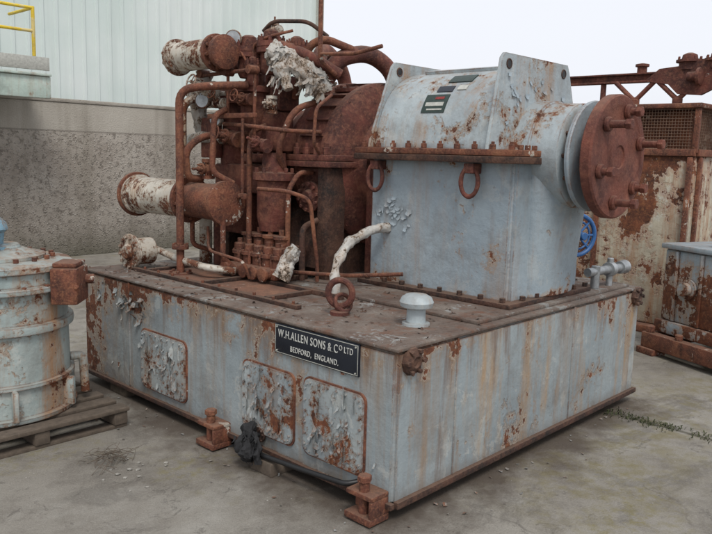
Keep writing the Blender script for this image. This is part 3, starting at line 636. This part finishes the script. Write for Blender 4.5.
flange('casing_side_flange',(1.02,1.70,1.45),(-1,0,0),.11,.03,M_rust,T,10,.014,.02,.05); lathe('casing_side_nozzle',(1.3,1.70,1.45),(-1,0,0),[(0,.08),(.28,.08)],M_rust,T)
for i,(x0,x1,y0,y1) in enumerate(((-.10,.6,.78,.96),(.0,.6,2.5,2.72),(2.0,2.6,.06,.26),(.9,1.2,.1,.3),(2.1,2.6,2.6,2.8))):
    box('timber_block' if i==0 else 'timber_block.%03d'%i,(x0,x1,y0,y1,.0,.078),M_wood,None,.006)
# ============================================================ LEFT VESSEL on pallet
Vs=empty('steel_cooler_vessel')
c0=(-.84,2.55)
lathe('vessel_shell',(*c0,.135),(0,0,1),[(0,.455),(.025,.46),(.03,.425),(.20,.425),(.205,.45),(.225,.45),(.23,.425),(.52,.42),(.525,.45),(.55,.455),(.575,.45),(.58,.42),(.76,.42),(.765,.46),(.79,.462),(.80,.455),(.805,.43),(.88,.43),(.885,.455),(.915,.455),(.925,.44),(.935,.38),(.937,.375),(.937,.2)],M_vess,Vs,72)
lathe('vessel_lid',(*c0,1.073),(0,0,1),[(0,.30),(.02,.30),(.04,.22),(.06,.16),(.08,.15)],M_vess,Vs,48)
bm=bmesh.new(); add_bolts(bm,(*c0,1.072),(0,0,1),.34,18,.016,.025); add_bolts(bm,(*c0,.925),(0,0,1),.445,20,.013,.02)
fin('vessel_bolts',bm,M_rust2,Vs)
bm=bmesh.new(); add_lathe(bm,(-.88,2.50,1.13),(0,0,1),[(0,.12),(.02,.12),(.03,.08),(.10,.09),(.12,.11),(.16,.10),(.20,.06),(.26,.05),(.27,.02)],20); add_lathe(bm,(-.88,2.50,1.24),(-.5,-.8,0),[(0,.06),(.12,.06),(.125,.09),(.15,.09)],18)
fin('vessel_valve',bm,M_ltblue,Vs)
bm=bmesh.new(); R=Matrix.Rotation(math.radians(-42),4,'Z')
add_box(bm,-.63,-.47,2.03,2.27,.82,1.04,.015,R); add_box(bm,-.62,-.48,2.05,2.25,1.042,1.07,.01,R); add_bolts(bm,(-.62,2.08,.93),(-.75,-.66,0),.08,4,.014,.02); add_cyl(bm,(-.54,2.2,.95),(-.40,2.13,.95),.03)
fin('vessel_bracket',bm,M_rust2,Vs)
bm=bmesh.new()
for k in range(4):
    a=math.radians(-100+k*50); p=V((c0[0]+.44*math.cos(a),c0[1]+.44*math.sin(a),0)); add_box(bm,p.x-.05,p.x+.05,p.y-.015,p.y+.015,.16,.34,.005,Matrix.Rotation(a,4,'Z'))
fin('vessel_feet',bm,M_vess,Vs)
tube('vessel_side_pipe',[(-.46,2.36,.42),(-.39,2.33,.42),(-.38,2.33,.18)],.028,M_vess,Vs)
Pl=empty('wooden_pallet'); bm=bmesh.new()
for k in range(7): add_box(bm,-1.38,-.26,1.98+k*.165,2.09+k*.165,.105,.13,.004)
for x in (-1.34,-.86,-.36): add_box(bm,x,x+.09,1.99,3.06,.025,.102,.004)
for y in (2.0,2.5,2.96): add_box(bm,-1.37,-.27,y,y+.09,.0,.022,.003)
fin('pallet_boards',bm,M_wood,Pl)
# ============================================================ BACKGROUND WALL + BUILDING
def mk_wall():
    m,nt,b=new_mat('pebble_concrete'); v=coords(nt); P,Nn,g=pos_xyz(nt)
    c=mx(nt,mr(nt,nz(nt,v,1.2,7,.65),.35,.65),(.27,.235,.20),(.38,.345,.30))
    sp=nt.nodes.new('ShaderNodeTexVoronoi'); sp.inputs['Scale'].default_value=24; nt.links.new(v,sp.inputs['Vector'])
    rough=mr(nt,P['Z'],2.02,1.98)
    s1=ma(nt,'MULTIPLY',mr(nt,sp.outputs['Distance'],.35,.15),rough)
    c=mx(nt,ma(nt,'MULTIPLY',s1,.45),c,(.48,.45,.41)); c=mx(nt,ma(nt,'MULTIPLY',mr(nt,nz(nt,v,16,5,.75),.50,.62),ma(nt,'MULTIPLY',rough,.8)),c,(.13,.11,.09))
    c=mx(nt,ma(nt,'SUBTRACT',.35,ma(nt,'MULTIPLY',rough,.35)),c,(.36,.34,.29))
    st=mr(nt,nz(nt,coords(nt,(2.2,2.2,.18)),1.2,6,.6),.50,.72,0,.6); c=mx(nt,st,c,(.15,.13,.10))
    c=mx(nt,mr(nt,P['Z'],.5,.0,0,.7),c,(.09,.085,.055))
    ln=mr(nt,ma(nt,'ABSOLUTE',ma(nt,'SUBTRACT',P['Z'],2.0)),.02,.008); c=mx(nt,ma(nt,'MULTIPLY',ln,.5),c,(.10,.085,.07))
    setin(nt,b.inputs['Base Color'],c); b.inputs['Roughness'].default_value=.95
    bump(nt,b,ma(nt,'ADD',ma(nt,'MULTIPLY',s1,1.0),nz(nt,v,40,5,.7)),.8,.02)
    W=empty('concrete_wall')
    box('wall_body',(-14,14,9.4,9.7,0,2.44),m,W,.01); box('wall_coping',(-14,14,9.385,9.715,2.442,2.50),m,W,.012)
mk_wall()
def mk_building():
    B=empty('corrugated_metal_building')
    m,nt,b=new_mat('pale_cladding'); v=coords(nt)
    c=mx(nt,mr(nt,nz(nt,v,.6,6,.6),.35,.65),(.56,.64,.61),(.66,.71,.69)); c=mx(nt,mr(nt,nz(nt,coords(nt,(3,3,.15)),1.1,6,.6),.5,.75,0,.35),c,(.40,.46,.43))
    setin(nt,b.inputs['Base Color'],c); b.inputs['Roughness'].default_value=.5
    bm=bmesh.new(); x=-14.0; prof=[]
    while x<9.2:
        prof+=[(x,0),(x+.16,0),(x+.18,-.03),(x+.22,-.03),(x+.24,0)]; x+=.24
    y0=10.4
    lo=[bm.verts.new((a,y0+d,0)) for a,d in prof]; hi=[bm.verts.new((a,y0+d,8.5)) for a,d in prof]
    for i in range(len(prof)-1): bm.faces.new((lo[i],lo[i+1],hi[i+1],hi[i]))
    fin('cladding',bm,m,B,20)
    box('building_side',(9.19,9.25,10.36,18,0,8.5),m,B,.01); box('roof',(-14,9.4,10.3,18.2,8.5,8.65),m,B,.01); box('corner_trim',(9.17,9.32,10.30,10.45,0,8.5),M_pane,B,.01)
    box('building_back',(-14,9.18,17.9,18,0,8.49),m,B,.01)
mk_building()
Rl=empty('platform_railing')
bm=bmesh.new()
for x in (2.03,.6,-.9,-2.4): add_cyl(bm,(x,8.5,2.99),(x,8.5,3.66),.025,10)
for z in (3.33,3.64): add_cyl(bm,(-3,8.5,z),(2.05,8.5,z),.022,10)
add_cyl(bm,(2.03,8.5,3.64),(2.03,9.3,3.64),.022,10); fin('yellow_rails',bm,M_yel,Rl)
M_beam=worn('pale_green_paint',(.42,.52,.46),(.5,.58,.52),th=.64,scale=2,streak=.4)
bm=bmesh.new(); add_box(bm,-3,2.22,8.42,8.50,2.42,2.72,.01); add_box(bm,-3,2.22,8.38,9.3,2.723,2.76,.01); fin('platform_beam',bm,M_beam,Rl)
box('toe_board',(-3,2.2,8.40,8.44,2.80,2.98),M_pane,Rl,.005); bm=bmesh.new()
for x in (.2,-1.5,-2.8): add_box(bm,x,x+.12,8.52,8.64,0,2.72,.01)
fin('platform_posts',bm,M_beam,Rl)
# ============================================================ RIGHT: enclosure w/ mesh, frame above
E=empty('rusty_radiator_enclosure')
box('enclosure_body',(5.12,7.3,.55,4.3,.08,1.86),M_cont,E,.02)
bm=bmesh.new()
for (x,y) in ((5.1,.53),(5.1,1.16),(5.1,1.9),(5.1,2.7),(5.1,3.5),(5.1,4.22),(5.9,.53),(6.6,.53),(7.22,.53)): add_box(bm,x,x+.05,y,y+.05,1.862,2.30,.006)
add_box(bm,5.08,7.34,.51,4.34,2.302,2.35,.012); add_box(bm,5.09,5.13,.54,4.3,1.83,1.90,.006); add_box(bm,5.14,7.3,.515,.548,1.83,1.90,.006)
for y in (.56,1.5,2.5,3.5): add_box(bm,5.08,5.118,y,y+.05,.1,1.82,.006)
for x in (5.2,6.2): add_box(bm,x,x+.05,.51,.548,.1,1.82,.006)
add_box(bm,5.0,7.3,.5,4.3,0,.078,.01)
fin('enclosure_frame',bm,M_rust2,E)
bm=bmesh.new()
for k in range(120):
    y=.62+k*.03; add_cyl(bm,(5.12,y,1.88),(5.12,y,2.3),.0028,4)
for k in range(14): add_cyl(bm,(5.117,.6,1.90+k*.03),(5.117,4.22,1.90+k*.03),.0028,4)
for k in range(70): add_cyl(bm,(5.17+k*.03,.56,1.88),(5.17+k*.03,.56,2.3),.0028,4)
for k in range(14): add_cyl(bm,(5.17,.563,1.90+k*.03),(7.25,.563,1.90+k*.03),.0028,4)
fin('wire_mesh',bm,M_mesh,E)
box('radiator_core',(5.25,7.15,.68,4.1,1.862,2.29),M_cont,E,.01)
F=empty('rusty_lifting_frame'); bm=bmesh.new()
add_box(bm,5.36,5.46,-.1,2.45,2.60,2.62,.003); add_box(bm,5.40,5.42,-.1,2.45,2.622,2.68,.002); add_box(bm,5.36,5.46,-.1,2.45,2.682,2.70,.003)
add_prism(bm,[(1.20,2.60),(1.05,2.72),(.80,2.74),(.72,2.79),(.40,2.80),(.34,2.74),(.10,2.74),(-.05,2.80),(-.05,2.52),(.2,2.46),(.42,2.54),(.62,2.44),(.85,2.46),(.95,2.56)],lambda a,b,c:V((c,a,b)),5.30,5.352)
for y in (.50,.78):
    add_lathe(bm,(5.38,y,2.70),(0,0,1),[(0,.10),(.07,.10),(.075,.13),(.10,.13),(.105,.08),(.15,.07),(.17,.03)],20); add_bolts(bm,(5.38,y,2.80),(0,0,1),.11,8,.012,.03)
add_lathe(bm,(5.41,1.28,2.70),(0,0,1),[(0,.05),(.06,.05),(.065,.07),(.09,.07),(.10,.02)],16)
for y in (1.3,.85):
    add_tube(bm,[(5.33,y+.22,2.60),(5.33,y,2.40),(5.33,y-.2,2.60)],.025,.05,10); add_cyl(bm,(5.33,y,2.352),(5.33,y,2.42),.05)
add_cyl(bm,(5.41,2.3,2.352),(5.41,2.3,2.60),.04); add_cyl(bm,(5.41,1.7,2.352),(5.41,1.7,2.60),.03); add_cyl(bm,(5.41,.1,2.352),(5.41,.1,2.60),.04)
for y in (.22,.60): add_lathe(bm,(5.25,y,2.62),(0,1,0),[(0,.05),(.01,.085),(.04,.085),(.05,.05),(.14,.045)],18)
fin('frame_steelwork',bm,M_rust,F)
K=empty('motor_skid'); bm=bmesh.new()
add_box(bm,0,.10,-1.6,0,.06,.20,.008); add_box(bm,.9,1.0,-1.6,0,.06,.2,.008)
for y in (-.1,-.8,-1.6): add_box(bm,.102,.898,y,y+.1,.07,.19,.008)
add_box(bm,-.03,.13,-.18,.02,0,.058,.004); add_box(bm,-.03,.13,-1.2,-1.0,0,.058,.004)
add_cyl(bm,(.05,-.06,.2),(.05,-.06,.26),.04,12); add_cyl(bm,(.05,-.4,.2),(.05,-.4,.25),.035,12)
fin('skid_frame',bm,M_rust2,K)
bm=bmesh.new(); add_box(bm,.12,.85,-1.35,-.02,.205,.32,.01); add_box(bm,.16,.80,-1.25,-.05,.322,.98,.02); add_box(bm,.13,.83,-1.28,-.02,.982,1.03,.01)
for y in (-.22,-.50,-.80): add_box(bm,.14,.158,y,y+.03,.33,.97,.003)
add_box(bm,.14,.158,-1.2,-.06,.62,.65,.003) if 0 else None
add_lathe(bm,(.16,-.36,.65),(-1,0,0),[(0,.09),(.03,.09),(.035,.06),(.09,.06)],20)
add_lathe(bm,(.4,-.5,1.03),(0,0,1),[(0,.1),(.02,.1),(.03,.07),(.10,.07),(.11,.09),(.13,.09)],20)
fin('skid_machine',bm,M_gear,K)
K.location=(4.20,.56,0); K.rotation_euler=(0,0,math.radians(-24))
tube('rubber_hose',[(1.02,-1.4,.04),(1.22,-1.12,.04),(1.5,-1.05,.04),(2.2,-1.3,.04)],.03,M_black,None,.15)
# ============================================================ LIGHT
w=bpy.data.worlds.new('World'); S.world=w; w.use_nodes=True; nt=w.node_tree; nt.nodes.clear()
o=nt.nodes.new('ShaderNodeOutputWorld'); bg=nt.nodes.new('ShaderNodeBackground'); sk=nt.nodes.new('ShaderNodeTexSky')
sk.sky_type='NISHITA'; sk.sun_disc=False; sk.sun_elevation=math.radians(55); sk.sun_rotation=math.radians(215); sk.dust_density=4
hs=nt.nodes.new('ShaderNodeHueSaturation'); hs.inputs['Saturation'].default_value=.3; nt.links.new(sk.outputs[0],hs.inputs['Color'])
mxx=mx(nt,.75,hs.outputs[0],(10.9,11.2,12.0)); nt.links.new(mxx,bg.inputs[0]); bg.inputs[1].default_value=.1
nt.links.new(bg.outputs[0],o.inputs[0])
sd=bpy.data.lights.new('sun','SUN'); sd.energy=1.9; sd.angle=math.radians(18); sd.color=(1,.96,.9)
so=bpy.data.objects.new('sun',sd); S.collection.objects.link(so)
el=math.radians(55); az=math.radians(215); d=V((math.sin(az)*math.cos(el),math.cos(az)*math.cos(el),math.sin(el)))
so.rotation_euler=d.to_track_quat('Z','Y').to_euler()
# ============================================================ CAMERA
cd=bpy.data.cameras.new('camera'); co=bpy.data.objects.new('camera',cd); S.collection.objects.link(co)
cd.sensor_width=36; cd.lens=37.57; cd.clip_end=1000
X=V((.690,.0889,-.718)).normalized(); Y=V((-.723,.1226,-.680)); Y=(Y-X*X.dot(Y)).normalized(); Z=X.cross(Y)
R=Matrix((X,Y,Z)).to_4x4(); co.matrix_world=Matrix.Translation((-2.58,-2.16,1.75))@R
S.camera=co
